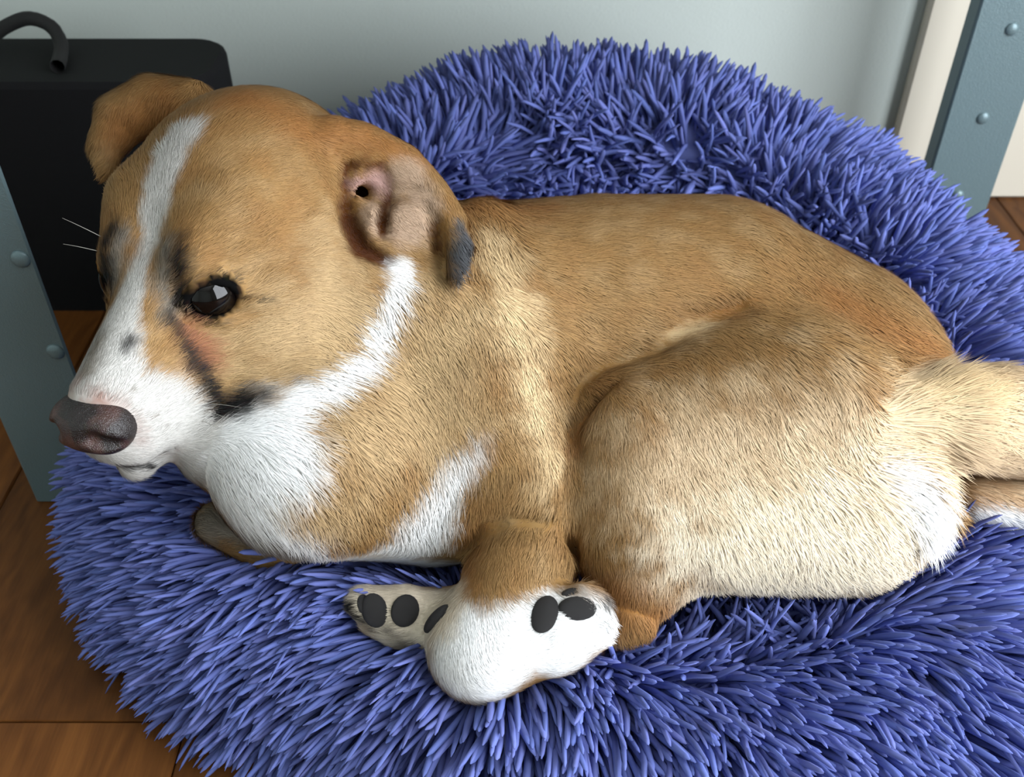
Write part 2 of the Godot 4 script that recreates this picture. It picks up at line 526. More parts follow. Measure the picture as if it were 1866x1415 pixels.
	chain([[-0.1658, 0.2724, -0.4112, 0.0027], [-0.1611, 0.2802, -0.4135, 0.003], [-0.1516, 0.2822, -0.4169, 0.003], [-0.143, 0.2753, -0.4198, 0.002], [-0.1384, 0.262, -0.426, 0.0022], [-0.1434, 0.2576, -0.4214, 0.0022], [-0.153, 0.2608, -0.4112, 0.0024], [-0.1631, 0.2651, -0.4099, 0.0024], [-0.1658, 0.2724, -0.4112, 0.0027]], 0.005, true)  # lid
	chain([[-0.2115, 0.2673, -0.4314, 0.0027], [-0.2143, 0.2743, -0.437, 0.003], [-0.2184, 0.2748, -0.4464, 0.003], [-0.2208, 0.2667, -0.4541, 0.002], [-0.2167, 0.2533, -0.4606, 0.0022], [-0.2161, 0.2496, -0.4535, 0.0022], [-0.2177, 0.2536, -0.4398, 0.0024], [-0.2128, 0.2596, -0.4319, 0.0024], [-0.2115, 0.2673, -0.4314, 0.0027]], 0.005, true)  # lid
	chain([[-0.1018, 0.3136, -0.5112, 0.012], [-0.084, 0.3089, -0.5125, 0.012], [-0.0611, 0.3002, -0.5065, 0.011], [-0.0453, 0.2897, -0.4924, 0.01], [-0.0336, 0.281, -0.4773, 0.0085], [-0.0291, 0.2721, -0.4633, 0.0075], [-0.0313, 0.2639, -0.4513, 0.004]], 0.008, true)  # ear rim
	chain([[-0.079, 0.2926, -0.5093, 0.015], [-0.0584, 0.2845, -0.4986, 0.013], [-0.0422, 0.2756, -0.4806, 0.009]], 0.012, true)  # ear back
	chain([[-0.0912, 0.2924, -0.5065, 0.012], [-0.0874, 0.2754, -0.487, 0.012], [-0.074, 0.2666, -0.4692, 0.012], [-0.0511, 0.2678, -0.4702, 0.009], [-0.0436, 0.2743, -0.4769, 0.007]], 0.01, true)  # ear base
	chain([[-0.0709, 0.2783, -0.479, 0.012], [-0.0542, 0.2783, -0.479, 0.011]], 0.006, true)  # ear bulge
	chain([[-0.0605, 0.289, -0.4906, 0.005], [-0.049, 0.2883, -0.4874, 0.005], [-0.0448, 0.281, -0.4773, 0.0055]], 0.004, true)  # ear fold
	chain([[-0.0854, 0.2886, -0.4943, 0.004], [-0.0769, 0.2929, -0.4897, 0.0045]], 0.004, false)  # ear canal
	chain([[-0.0847, 0.2845, -0.5032, 0.0065], [-0.0824, 0.2834, -0.5038, 0.0065]], 0.003, false)  # ear canal
	chain([[-0.0719, 0.3035, -0.4949, 0.003], [-0.0692, 0.2907, -0.4843, 0.0048], [-0.0719, 0.2795, -0.4653, 0.004]], 0.003, false)  # ear crease
	chain([[-0.0917, 0.3044, -0.4965, 0.003], [-0.0917, 0.2859, -0.4808, 0.005], [-0.0838, 0.2738, -0.4605, 0.0055], [-0.068, 0.2674, -0.4551, 0.003]], 0.003, false)  # ear crease
	chain([[-0.0481, 0.2895, -0.4757, 0.003], [-0.0427, 0.2838, -0.4696, 0.005], [-0.0415, 0.2702, -0.4636, 0.0045]], 0.003, false)  # ear crease
	chain([[-0.0691, 0.2919, -0.4871, 0.002], [-0.0582, 0.2949, -0.4859, 0.003], [-0.0429, 0.2948, -0.4818, 0.002]], 0.003, false)  # ear crease
	chain([[-0.0896, 0.2958, -0.4969, 0.0035], [-0.079, 0.2983, -0.5004, 0.0035], [-0.0738, 0.2906, -0.4939, 0.003]], 0.003, true)  # ear fold
	chain([[-0.1879, 0.3154, -0.5519, 0.014], [-0.2122, 0.3133, -0.5567, 0.017], [-0.2293, 0.3075, -0.5491, 0.016], [-0.237, 0.2973, -0.5341, 0.011], [-0.2345, 0.2891, -0.5194, 0.005]], 0.01, true)  # far ear


func nose_shape() -> void:
	egg([-0.2082, 0.2313, -0.3673], [[-0.4041, 0.0011, 0.9147], [-0.092, 0.9949, -0.0419], [0.9101, 0.1011, 0.4019]], [0.0178, 0.0152, 0.019], 0.003, true)
	egg([-0.1977, 0.231, -0.3611], [[-0.4041, 0.0011, 0.9147], [-0.092, 0.9949, -0.0419], [0.9101, 0.1011, 0.4019]], [0.013, 0.0115, 0.011], 0.006, true)
	egg([-0.2196, 0.2286, -0.3707], [[-0.4041, 0.0011, 0.9147], [-0.092, 0.9949, -0.0419], [0.9101, 0.1011, 0.4019]], [0.013, 0.0115, 0.011], 0.006, true)
	chain([[-0.2079, 0.2352, -0.3453, 0.0046], [-0.2025, 0.2336, -0.3473, 0.0056], [-0.1898, 0.2281, -0.3521, 0.002]], 0.003, false)
	chain([[-0.2252, 0.2333, -0.353, 0.0046], [-0.227, 0.2309, -0.3581, 0.0056], [-0.2308, 0.2235, -0.3702, 0.002]], 0.003, false)
	chain([[-0.2166, 0.2412, -0.3508, 0.0008], [-0.2163, 0.2313, -0.349, 0.0012], [-0.2132, 0.2174, -0.3526, 0.0016]], 0.002, false)


func dog_coat() -> void:
	mark("fawn", 0.022, [[-0.1291, 0.2449, -0.4055, 0.022], [-0.0942, 0.251, -0.4262, 0.028], [-0.0978, 0.2713, -0.448, 0.018]])
	mark("fawn", 0.025, [[-0.0821, 0.2244, -0.3771, 0.03], [-0.0506, 0.2235, -0.4045, 0.034], [-0.0394, 0.2418, -0.4287, 0.024]])
	mark("pale", 0.012, [[-0.0152, 0.2638, -0.4944, 0.009], [-0.0024, 0.2436, -0.4466, 0.011], [0.011, 0.2142, -0.4064, 0.01], [0.0195, 0.1941, -0.3761, 0.008]])
	mark("fawnpale", 0.035, [[0.0911, 0.1962, -0.3699, 0.036], [0.1486, 0.1938, -0.3682, 0.048], [0.1916, 0.1896, -0.3643, 0.044]])
	mark("cream", 0.03, [[0.094, 0.1628, -0.3425, 0.018], [0.1363, 0.1502, -0.3419, 0.044], [0.1826, 0.1556, -0.3449, 0.044], [0.2044, 0.1719, -0.3535, 0.024]])
	mark("fawnpale", 0.008, [[0.2077, 0.2072, -0.3942, 0.022], [0.2385, 0.2052, -0.3968, 0.042], [0.2821, 0.1933, -0.4075, 0.048]])
	mark("pale", 0.016, [[0.2169, 0.212, -0.4089, 0.01], [0.2486, 0.2128, -0.415, 0.018], [0.2876, 0.2028, -0.4294, 0.02]])
	mark("russet", 0.02, [[0.1815, 0.2331, -0.4779, 0.012], [0.2229, 0.2188, -0.4544, 0.016], [0.2395, 0.2078, -0.448, 0.012]])
	mark("russet", 0.02, [[-0.0239, 0.2657, -0.5227, 0.009], [0.009, 0.2569, -0.5316, 0.009]])
	mark("russet", 0.014, [[0.0548, 0.1373, -0.3339, 0.014], [0.0755, 0.1296, -0.329, 0.012]])
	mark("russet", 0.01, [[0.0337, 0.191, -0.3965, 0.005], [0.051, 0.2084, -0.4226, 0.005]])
	mark("russet", 0.012, [[-0.1475, 0.3381, -0.5027, 0.014], [-0.1111, 0.3221, -0.5, 0.012], [-0.0822, 0.3172, -0.5037, 0.009], [-0.0523, 0.3067, -0.4983, 0.007]])
	mark("russet", 0.01, [[-0.1997, 0.3201, -0.5399, 0.014], [-0.2229, 0.3091, -0.5345, 0.012]])
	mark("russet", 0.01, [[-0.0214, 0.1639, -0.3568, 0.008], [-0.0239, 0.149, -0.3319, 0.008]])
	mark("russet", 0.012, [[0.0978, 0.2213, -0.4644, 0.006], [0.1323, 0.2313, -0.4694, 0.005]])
	mark("pale", 0.01, [[0.0927, 0.2163, -0.4578, 0.006], [0.1052, 0.2195, -0.4588, 0.005]])
	mark("fawngrey", 0.006, [[-0.0582, 0.2984, -0.4887, 0.012], [-0.0459, 0.2906, -0.4785, 0.009], [-0.0605, 0.2853, -0.47, 0.014], [-0.0787, 0.2865, -0.4737, 0.01]])
	mark("russetdark", 0.004, [[-0.0928, 0.3008, -0.497, 0.003], [-0.0924, 0.2814, -0.4827, 0.005], [-0.0838, 0.2707, -0.4656, 0.009], [-0.0684, 0.2658, -0.4577, 0.004]])
	mark("russetdark", 0.003, [[-0.0889, 0.3036, -0.498, 0.003], [-0.0736, 0.3041, -0.4971, 0.003], [-0.0695, 0.2907, -0.4906, 0.0025], [-0.0716, 0.2772, -0.4691, 0.003]])
	mark("pinkgrey", 0.004, [[-0.0843, 0.2955, -0.491, 0.006], [-0.0739, 0.2961, -0.493, 0.006]])
	mark("plum", 0.002, [[-0.0851, 0.2809, -0.509, 0.005]])
	mark("russetdark", 0.003, [[-0.0431, 0.2812, -0.474, 0.0025], [-0.0421, 0.2691, -0.4681, 0.003]])
	mark("grey", 0.004, [[-0.0292, 0.2846, -0.4684, 0.004], [-0.0264, 0.278, -0.4594, 0.008], [-0.0281, 0.2713, -0.4534, 0.008], [-0.0308, 0.2655, -0.4479, 0.006]])
	mark("white", 0.005, [[-0.063, 0.2642, -0.4536, 0.005], [-0.0698, 0.2525, -0.4341, 0.0055], [-0.0835, 0.2384, -0.4115, 0.006], [-0.101, 0.2341, -0.3895, 0.007], [-0.1153, 0.2311, -0.38, 0.008]])
	mark("white", 0.01, [[-0.12, 0.225, -0.3701, 0.012], [-0.1312, 0.2131, -0.3606, 0.03], [-0.1548, 0.1991, -0.3669, 0.024], [-0.1391, 0.1886, -0.3515, 0.026], [-0.12, 0.1735, -0.3425, 0.018]])
	mark("white", 0.008, [[-0.0198, 0.2033, -0.3833, 0.004], [-0.0329, 0.1874, -0.3705, 0.008], [-0.0479, 0.1654, -0.3594, 0.014], [-0.0579, 0.1457, -0.3573, 0.018]])
	mark("white", 0.008, [[-0.1141, 0.1579, -0.3448, 0.014], [-0.0829, 0.1361, -0.3576, 0.012], [-0.0387, 0.1182, -0.3687, 0.01]])
	mark("fawn", 0.012, [[-0.1119, 0.1923, -0.3442, 0.007], [-0.0931, 0.1911, -0.3473, 0.009]])
	mark("white", 0.006, [[-0.0244, 0.1476, -0.305, 0.016], [-0.0172, 0.1424, -0.2924, 0.03], [-0.0008, 0.1456, -0.2999, 0.02], [0.0212, 0.1457, -0.2998, 0.024], [0.0382, 0.1468, -0.309, 0.016]])
	mark("fawnwhite", 0.006, [[-0.0723, 0.1298, -0.338, 0.022], [-0.0387, 0.1339, -0.3257, 0.022], [-0.0627, 0.1198, -0.3221, 0.016]])
	mark("white", 0.006, [[0.1922, 0.1951, -0.3709, 0.005], [0.2074, 0.1849, -0.3649, 0.01], [0.2272, 0.1668, -0.3661, 0.018]])
	mark("russet", 0.006, [[0.2795, 0.132, -0.4163, 0.01], [0.3048, 0.131, -0.4127, 0.012]])
	mark("white", 0.004, [[0.2788, 0.1193, -0.4081, 0.009], [0.3026, 0.1149, -0.4019, 0.013]])
	mark("black", 0.003, [[-0.0871, 0.1269, -0.3355, 0.004], [-0.0835, 0.122, -0.3305, 0.004], [-0.072, 0.117, -0.3241, 0.003]])
	mark("black", 0.003, [[0.0456, 0.1534, -0.3205, 0.003], [0.0483, 0.1506, -0.3164, 0.002]])
	mark("grizzle", 0.004, [[-0.0627, 0.1198, -0.3221, 0.004], [-0.0486, 0.1053, -0.3183, 0.005]])
	mark("grizzle", 0.01, [[-0.172, 0.1308, -0.3909, 0.016], [-0.1264, 0.1558, -0.3466, 0.018]])
	mark("greywhite", 0.003, [[-0.1713, 0.3326, -0.4763, 0.0095], [-0.1769, 0.3227, -0.4613, 0.01], [-0.1835, 0.3068, -0.4423, 0.008], [-0.1881, 0.2909, -0.4279, 0.006], [-0.1922, 0.279, -0.4155, 0.0065], [-0.198, 0.267, -0.3995, 0.011], [-0.2022, 0.2472, -0.3849, 0.018], [-0.2044, 0.2273, -0.3749, 0.025]])
	mark("greywhite", 0.004, [[-0.185, 0.2289, -0.3795, 0.018], [-0.1651, 0.2104, -0.3849, 0.015], [-0.158, 0.1984, -0.3981, 0.016]])
	mark("greywhite", 0.004, [[-0.2141, 0.2256, -0.3923, 0.018], [-0.2197, 0.2043, -0.409, 0.015], [-0.2126, 0.1924, -0.4222, 0.016]])
	mark("greywhite", 0.005, [[-0.2059, 0.2352, -0.3734, 0.027], [-0.1997, 0.2024, -0.3794, 0.03], [-0.1893, 0.1954, -0.401, 0.034]])
	mark("grizzle", 0.006, [[-0.2094, 0.2529, -0.375, 0.004], [-0.2093, 0.2623, -0.3925, 0.005]])
	mark("brown", 0.006, [[-0.2032, 0.25, -0.3635, 0.004], [-0.1893, 0.2373, -0.3617, 0.004], [-0.1915, 0.2187, -0.367, 0.004]])
	mark("brown", 0.006, [[-0.2177, 0.2484, -0.3699, 0.004], [-0.2257, 0.2332, -0.3778, 0.004], [-0.217, 0.2159, -0.3783, 0.004]])
	mark("grizzle", 0.006, [[-0.1741, 0.2949, -0.4239, 0.005], [-0.1762, 0.2801, -0.4141, 0.006], [-0.1741, 0.2684, -0.4068, 0.005]])
	mark("grizzle", 0.006, [[-0.2008, 0.292, -0.4357, 0.005], [-0.2039, 0.277, -0.4264, 0.006], [-0.2086, 0.2646, -0.422, 0.005]])
	mark("black", 0.005, [[-0.166, 0.2996, -0.4241, 0.0045], [-0.1676, 0.2922, -0.4157, 0.005], [-0.1688, 0.2759, -0.4106, 0.006]])
	mark("black", 0.005, [[-0.2069, 0.2951, -0.4422, 0.0045], [-0.2107, 0.2874, -0.4347, 0.005], [-0.2106, 0.2712, -0.4291, 0.006]])
	mark("black", 0.0008, [[-0.1572, 0.269, -0.4248, 0.017]])
	mark("black", 0.0008, [[-0.2066, 0.2635, -0.4465, 0.017]])
	mark("black", 0.0009, [[-0.1658, 0.2724, -0.4112, 0.0035], [-0.1611, 0.2802, -0.4135, 0.0035], [-0.1516, 0.2822, -0.4169, 0.0035], [-0.143, 0.2753, -0.4198, 0.0035], [-0.1384, 0.262, -0.426, 0.0035], [-0.1434, 0.2576, -0.4214, 0.0035], [-0.153, 0.2608, -0.4112, 0.0035], [-0.1631, 0.2651, -0.4099, 0.0035], [-0.1658, 0.2724, -0.4112, 0.0035]])
	mark("black", 0.0009, [[-0.2115, 0.2673, -0.4314, 0.0035], [-0.2143, 0.2743, -0.437, 0.0035], [-0.2184, 0.2748, -0.4464, 0.0035], [-0.2208, 0.2667, -0.4541, 0.0035], [-0.2167, 0.2533, -0.4606, 0.0035], [-0.2161, 0.2496, -0.4535, 0.0035], [-0.2177, 0.2536, -0.4398, 0.0035], [-0.2128, 0.2596, -0.4319, 0.0035], [-0.2115, 0.2673, -0.4314, 0.0035]])
	mark("black", 0.0015, [[-0.1353, 0.2666, -0.4191, 0.0009], [-0.1308, 0.2657, -0.4199, 0.0003]])
	mark("black", 0.0015, [[-0.2246, 0.2566, -0.4585, 0.0009], [-0.2269, 0.255, -0.4623, 0.0003]])
	mark("rust", 0.007, [[-0.1674, 0.2571, -0.4034, 0.006], [-0.1604, 0.2435, -0.398, 0.006]])
	mark("rust", 0.007, [[-0.2133, 0.252, -0.4237, 0.006], [-0.2194, 0.237, -0.4241, 0.006]])
	mark("black", 0.004, [[-0.1745, 0.2655, -0.4038, 0.0025], [-0.1687, 0.2507, -0.398, 0.003], [-0.1614, 0.2378, -0.3939, 0.004], [-0.1568, 0.228, -0.3879, 0.005]])
	mark("black", 0.004, [[-0.2099, 0.2615, -0.4194, 0.0025], [-0.2153, 0.2456, -0.4185, 0.003], [-0.2206, 0.2312, -0.4201, 0.004], [-0.2262, 0.2203, -0.4185, 0.005]])
	mark("black", 0.005, [[-0.1541, 0.2247, -0.3853, 0.006], [-0.1419, 0.2277, -0.384, 0.007], [-0.1316, 0.2302, -0.3841, 0.004]])
	mark("black", 0.005, [[-0.2294, 0.2163, -0.4185, 0.006], [-0.2388, 0.2169, -0.4268, 0.007], [-0.246, 0.2175, -0.4346, 0.004]])
	mark("black", 0.003, [[-0.1554, 0.2204, -0.3815, 0.003], [-0.1507, 0.221, -0.38, 0.003]])
	mark("black", 0.003, [[-0.2304, 0.2121, -0.4146, 0.003], [-0.2347, 0.2117, -0.4171, 0.003]])
	mark("black", 0.0012, [[-0.2046, 0.1997, -0.3651, 0.0026], [-0.1926, 0.2005, -0.3675, 0.0026], [-0.1822, 0.2012, -0.3738, 0.0018]])
	mark("black", 0.0012, [[-0.2064, 0.1995, -0.3659, 0.0026], [-0.2126, 0.1983, -0.3763, 0.0026], [-0.215, 0.1976, -0.3883, 0.0018]])
	mark("pinkgrey", 0.002, [[-0.1763, 0.202, -0.38, 0.0016], [-0.1618, 0.2044, -0.3911, 0.0016]])
	mark("pinkgrey", 0.002, [[-0.2145, 0.1978, -0.3968, 0.0016], [-0.2164, 0.1983, -0.4152, 0.0016]])
	mark("grizzle", 0.001, [[-0.1829, 0.2473, -0.3764, 0.0009]])
	mark("grizzle", 0.001, [[-0.2211, 0.2431, -0.3933, 0.0009]])
	mark("grizzle", 0.001, [[-0.1879, 0.245, -0.372, 0.0009]])
	mark("grizzle", 0.001, [[-0.2206, 0.2414, -0.3865, 0.0009]])
	mark("grizzle", 0.001, [[-0.1781, 0.2358, -0.3743, 0.0009]])
	mark("grizzle", 0.001, [[-0.2237, 0.2307, -0.3944, 0.0009]])
	mark("grizzle", 0.001, [[-0.1805, 0.2297, -0.3699, 0.0009]])
	mark("grizzle", 0.001, [[-0.2242, 0.2248, -0.3891, 0.0009]])
	mark("grizzle", 0.001, [[-0.1711, 0.2263, -0.3755, 0.0009]])
	mark("grizzle", 0.001, [[-0.2257, 0.2202, -0.3996, 0.0009]])
	mark("grizzle", 0.001, [[-0.1688, 0.2204, -0.3767, 0.0009]])
	mark("grizzle", 0.001, [[-0.2252, 0.2142, -0.4016, 0.0009]])
	mark("grizzle", 0.001, [[-0.1777, 0.2218, -0.3719, 0.0009]])
	mark("grizzle", 0.001, [[-0.2232, 0.2168, -0.392, 0.0009]])
	mark("black", 0.0012, [[-0.2009, 0.208, -0.3594, 0.0022], [-0.1942, 0.205, -0.3605, 0.0032], [-0.1915, 0.1936, -0.3713, 0.0022]])
	mark("black", 0.0012, [[-0.2145, 0.2065, -0.3654, 0.0022], [-0.2175, 0.2024, -0.3708, 0.0032], [-0.2093, 0.1916, -0.3791, 0.0022]])
	mark("black", 0.002, [[-0.1153, 0.2354, -0.3915, 0.0016]])
	mark("black", 0.002, [[-0.2523, 0.2202, -0.452, 0.0016]])
	mark("black", 0.003, [[-0.1899, 0.2625, -0.3895, 0.002], [-0.192, 0.2602, -0.3858, 0.002]])
	mark("fawnpale", 0.01, [[0.2961, 0.1751, -0.4276, 0.046], [0.3557, 0.1533, -0.442, 0.046], [0.4123, 0.1331, -0.4511, 0.044]])
	mark("white", 0.006, [[0.3792, 0.1111, -0.3935, 0.02], [0.3923, 0.1098, -0.3924, 0.022]])


func dog_combs() -> void:
	comb([-0.206, 0.2511, -0.3671], [0.3503, 0.4461, -0.8236], 0.004)
	comb([-0.1984, 0.2608, -0.385], [0.3923, 0.4725, -0.7892], 0.005)
	comb([-0.1768, 0.2214, -0.3721], [0.8289, 0.1443, -0.5405], 0.005)
	comb([-0.188, 0.2178, -0.3597], [0.681, -0.3061, -0.6652], 0.005)
	comb([-0.1875, 0.2828, -0.42], [0.2211, 0.6839, -0.6953], 0.006)
	comb([-0.1768, 0.3133, -0.4494], [0.2566, 0.5174, -0.8164], 0.007)
	comb([-0.1467, 0.2958, -0.4251], [0.6705, 0.0995, -0.7352], 0.009)
	comb([-0.1648, 0.2873, -0.4132], [0.7772, 0.3678, -0.5106], 0.006)
	comb([-0.1372, 0.2505, -0.4075], [0.921, -0.0057, -0.3894], 0.01)
	comb([-0.1418, 0.2268, -0.3828], [0.9729, 0.2218, -0.0657], 0.01)
	comb([-0.1378, 0.3299, -0.4772], [0.6092, -0.1085, -0.7855], 0.009)
	comb([-0.1959, 0.3177, -0.4706], [-0.2161, -0.1012, -0.9711], 0.008)
	comb([-0.109, 0.2907, -0.4608], [0.5116, -0.2279, -0.8284], 0.009)
	comb([-0.0939, 0.3157, -0.5001], [0.9706, -0.227, 0.08], 0.006)
	comb([-0.0399, 0.295, -0.4827], [0.3768, -0.541, 0.7519], 0.004)
	comb([-0.0708, 0.2847, -0.4829], [0.8068, -0.1732, 0.5648], 0.003)
	comb([-0.08, 0.296, -0.4933], [0.7043, -0.6248, 0.3369], 0.002)
	comb([-0.0857, 0.281, -0.4773], [0.7073, -0.0678, 0.7036], 0.003)
	comb([-0.0725, 0.2758, -0.463], [0.929, -0.3113, 0.2002], 0.004)
	comb([-0.0585, 0.2934, -0.4887], [0.7426, -0.2021, 0.6385], 0.003)
	comb([-0.2223, 0.3123, -0.535], [-0.5029, -0.6438, 0.5767], 0.007)
	comb([-0.1343, 0.2079, -0.3579], [0.6586, -0.576, 0.4842], 0.017)
	comb([-0.0813, 0.2336, -0.4013], [0.7527, -0.5493, 0.363], 0.016)
	comb([-0.0542, 0.2506, -0.4368], [0.5716, -0.5238, 0.6316], 0.015)
	comb([-0.0937, 0.1845, -0.3458], [0.1595, -0.9611, -0.2255], 0.016)
	comb([-0.0447, 0.1719, -0.3614], [0.1211, -0.9924, 0.02], 0.014)
	comb([-0.0167, 0.2644, -0.4934], [0.2098, -0.3571, 0.9102], 0.016)
	comb([0.0021, 0.2309, -0.4234], [0.2999, -0.6199, 0.7251], 0.014)
	comb([-0.0155, 0.2132, -0.394], [0.3845, -0.5805, 0.7178], 0.011)
	comb([0.0215, 0.2565, -0.5004], [0.9953, -0.0503, -0.0829], 0.012)
	comb([0.0884, 0.2549, -0.522], [0.9978, -0.0612, 0.0249], 0.012)
	comb([0.0207, 0.2371, -0.4558], [0.8819, -0.4597, 0.1044], 0.012)
	comb([0.0682, 0.2318, -0.4632], [0.9292, -0.3695, -0.0042], 0.012)
	comb([0.1081, 0.221, -0.4075], [0.4141, -0.5071, 0.7559], 0.01)
	comb([0.0568, 0.195, -0.3711], [0.1792, -0.6408, 0.7465], 0.009)
	comb([0.1829, 0.2332, -0.4836], [0.6419, -0.2754, 0.7156], 0.011)
	comb([0.1792, 0.2145, -0.3926], [0.3131, -0.6267, 0.7136], 0.011)
	comb([0.1338, 0.1752, -0.3505], [0.4425, -0.8809, 0.1679], 0.012)
	comb([0.1927, 0.1654, -0.3478], [0.6709, -0.7415, -0.0033], 0.015)
	comb([0.0049, 0.1708, -0.3506], [-0.2403, -0.4406, 0.8649], 0.008)
	comb([-0.0202, 0.1483, -0.3045], [0.2586, -0.5492, 0.7947], 0.007)
	comb([0.0074, 0.1411, -0.2965], [0.9603, 0.1728, -0.2188], 0.007)
	comb([-0.0693, 0.13, -0.3378], [-0.995, -0.0433, 0.0905], 0.006)
	comb([-0.0393, 0.1313, -0.3349], [-0.9888, -0.0432, 0.1426], 0.006)
	comb([0.2058, 0.2121, -0.402], [0.9816, 0.0205, -0.1896], 0.026)
	comb([0.2039, 0.2008, -0.3859], [0.9595, -0.2606, -0.1075], 0.026)
	comb([0.2385, 0.2061, -0.3976], [0.9385, -0.2549, -0.2327], 0.03)
	comb([0.2145, 0.1825, -0.3672], [0.545, -0.8281, 0.1313], 0.034)
	comb([0.2823, 0.1303, -0.4134], [0.8783, -0.261, 0.4006], 0.014)
	comb([0.0622, 0.1641, -0.3414], [0.0572, -0.9258, 0.3736], 0.009)
	comb([-0.1704, 0.1307, -0.391], [0.6086, 0.4035, 0.6832], 0.009)


func build_dog() -> Node3D:
	var dog := thing("dog", "tan and white dog with a white blaze lying curled in the shaggy violet-blue bed", "dog")
	dog_coat(); dog_combs()
	net(Vector3(-0.27, 0.06, -0.63), Vector3(0.50, 0.35, -0.28), CELL)
	var colors := PackedColorArray()
	var flow := PackedVector3Array()
	var lens := PackedFloat32Array()
	for i in verts.size():
		var p := verts[i]
		colors.append(coat(p))
		var d := Vector3.ZERO
		var total := 0.0
		var l := 0.0
		for c in combs:
			var w := 1.0 / (p.distance_squared_to(c[0]) + 2e-5)
			w *= w
			d += c[1] * w; total += w; l += c[2] * w
		var nn := norms[i]
		d /= total
		d -= nn * d.dot(nn)
		if d.length() < 0.05:
			d = Vector3(0.6, -0.5, 0.1); d -= nn * d.dot(nn)
		flow.append(d.normalized()); lens.append(l / total)
	var bm := mat(Color.WHITE, 0.95)
	bm.metallic_specular = 0.0
	bm.vertex_color_use_as_albedo = true
	put("body", net_mesh(colors), bm, dog)
	print("dog ", verts.size(), " ", Time.get_ticks_msec())
	# hair
	var eyes_at := []
	var eyes = [[[-0.1572, 0.269, -0.4248], [0.2166, -0.0602, 0.9744]], [[-0.2066, 0.2635, -0.4465], [-0.844, -0.1779, 0.506]]]
	var lids = [[[-0.1658, 0.2724, -0.4112], [-0.1611, 0.2802, -0.4135], [-0.1516, 0.2822, -0.4169], [-0.143, 0.2753, -0.4198], [-0.1384, 0.262, -0.426], [-0.1434, 0.2576, -0.4214], [-0.153, 0.2608, -0.4112], [-0.1631, 0.2651, -0.4099], [-0.1658, 0.2724, -0.4112]], [[-0.2115, 0.2673, -0.4314], [-0.2143, 0.2743, -0.437], [-0.2184, 0.2748, -0.4464], [-0.2208, 0.2667, -0.4541], [-0.2167, 0.2533, -0.4606], [-0.2161, 0.2496, -0.4535], [-0.2177, 0.2536, -0.4398], [-0.2128, 0.2596, -0.4319], [-0.2115, 0.2673, -0.4314]]]
	for e in eyes:
		eyes_at.append(v3(e[0]))
	var hv := PackedVector3Array(); var hn := PackedVector3Array(); var hc := PackedColorArray(); var hi := PackedInt32Array()
	var snout := HEAD * Vector3(0.1225, -0.0215, 0)
	var unhead := HEAD.affine_inverse()
	var density := 1.25e6
	var hairs := 0
	for t in range(0, tris.size(), 3):
		var a := tris[t]; var b := tris[t + 1]; var c := tris[t + 2]
		var n := norms[a]
		var area := (verts[b] - verts[a]).cross(verts[c] - verts[a]).length() * 0.5
		var share := density
		if n.y < -0.35 or n.z < -0.6:
			share *= 0.2
		var l0 := (lens[a] + lens[b] + lens[c]) / 3.0
		share *= clampf(0.011 / l0, 0.6, 1.6)
		var count := area * share
		var whole := int(count) + (1 if rng.randf() < count - int(count) else 0)
		for k in whole:
			var u := rng.randf(); var v := rng.randf()
			if u + v > 1.0:
				u = 1.0 - u; v = 1.0 - v
			var p := verts[a] * (1.0 - u - v) + verts[b] * u + verts[c] * v
			if p.distance_squared_to(snout) < 6e-4:
				var sq := (unhead * p - Vector3(0.1195, -0.0255, 0)) / Vector3(0.0192, 0.0162, 0.0202)
				if sq.length_squared() < 1.0:
					continue
			var which := 0 if p.distance_squared_to(eyes_at[0]) < p.distance_squared_to(eyes_at[1]) else 1
			var off := p.distance_to(eyes_at[which])
			if off < 0.026:
				var bald := off < 0.0170
				for e in 8:
					var q := Geometry3D.get_closest_point_to_segment(p, v3(lids[which][e]), v3(lids[which][e + 1]))
					bald = bald or q.distance_to(p) < 0.0033
				if bald:
					continue
			var nn := (norms[a] * (1.0 - u - v) + norms[b] * u + norms[c] * v).normalized()
			var fl := (flow[a] * (1.0 - u - v) + flow[b] * u + flow[c] * v)
			fl -= nn * fl.dot(nn)
			var sd := nn.cross(fl).normalized()
			var swirl := noise.get_noise_3dv(p * 300.0) * 0.5
			fl = (fl.normalized() + sd * (rng.randfn(0.0, 0.15) + swirl)).normalized()
			var l := l0 * rng.randf_range(0.65, 1.25)
			var w := rng.randf_range(0.00030, 0.00052) * clampf(l0 / 0.012, 0.75, 1.5)
			sd = nn.cross(fl).normalized() * (w * 0.5)
			var lift := nn * (l * rng.randf_range(0.05, 0.15))
			var mid := p + fl * (l * 0.5) + lift * 0.62
			var i := hv.size()
			hv.append(p - sd - lift * 0.15); hv.append(p + sd - lift * 0.15); hv.append(mid - sd); hv.append(mid + sd); hv.append(p + fl * l + lift * 0.8)
			var lean := fl * 0.12 + nn
			var tilt := sd.normalized() * 0.4
			hn.append((lean - tilt).normalized()); hn.append((lean + tilt).normalized()); hn.append((lean - tilt).normalized()); hn.append((lean + tilt).normalized()); hn.append(lean.normalized())
			hi.append_array([i, i + 1, i + 3, i, i + 3, i + 2, i + 2, i + 3, i + 4])
			var col := colors[a] * (1.0 - u - v) + colors[b] * u + colors[c] * v
			var g := rng.randf_range(0.86, 1.14)
			col = Color(minf(col.r * g, 0.9), minf(col.g * g, 0.9), minf(col.b * g, 0.9))
			for m in 5:
				hc.append(col)
			hairs += 1
	var ha := []
	ha.resize(Mesh.ARRAY_MAX)
	ha[Mesh.ARRAY_VERTEX] = hv; ha[Mesh.ARRAY_NORMAL] = hn; ha[Mesh.ARRAY_COLOR] = hc; ha[Mesh.ARRAY_INDEX] = hi
	var hm := ArrayMesh.new()
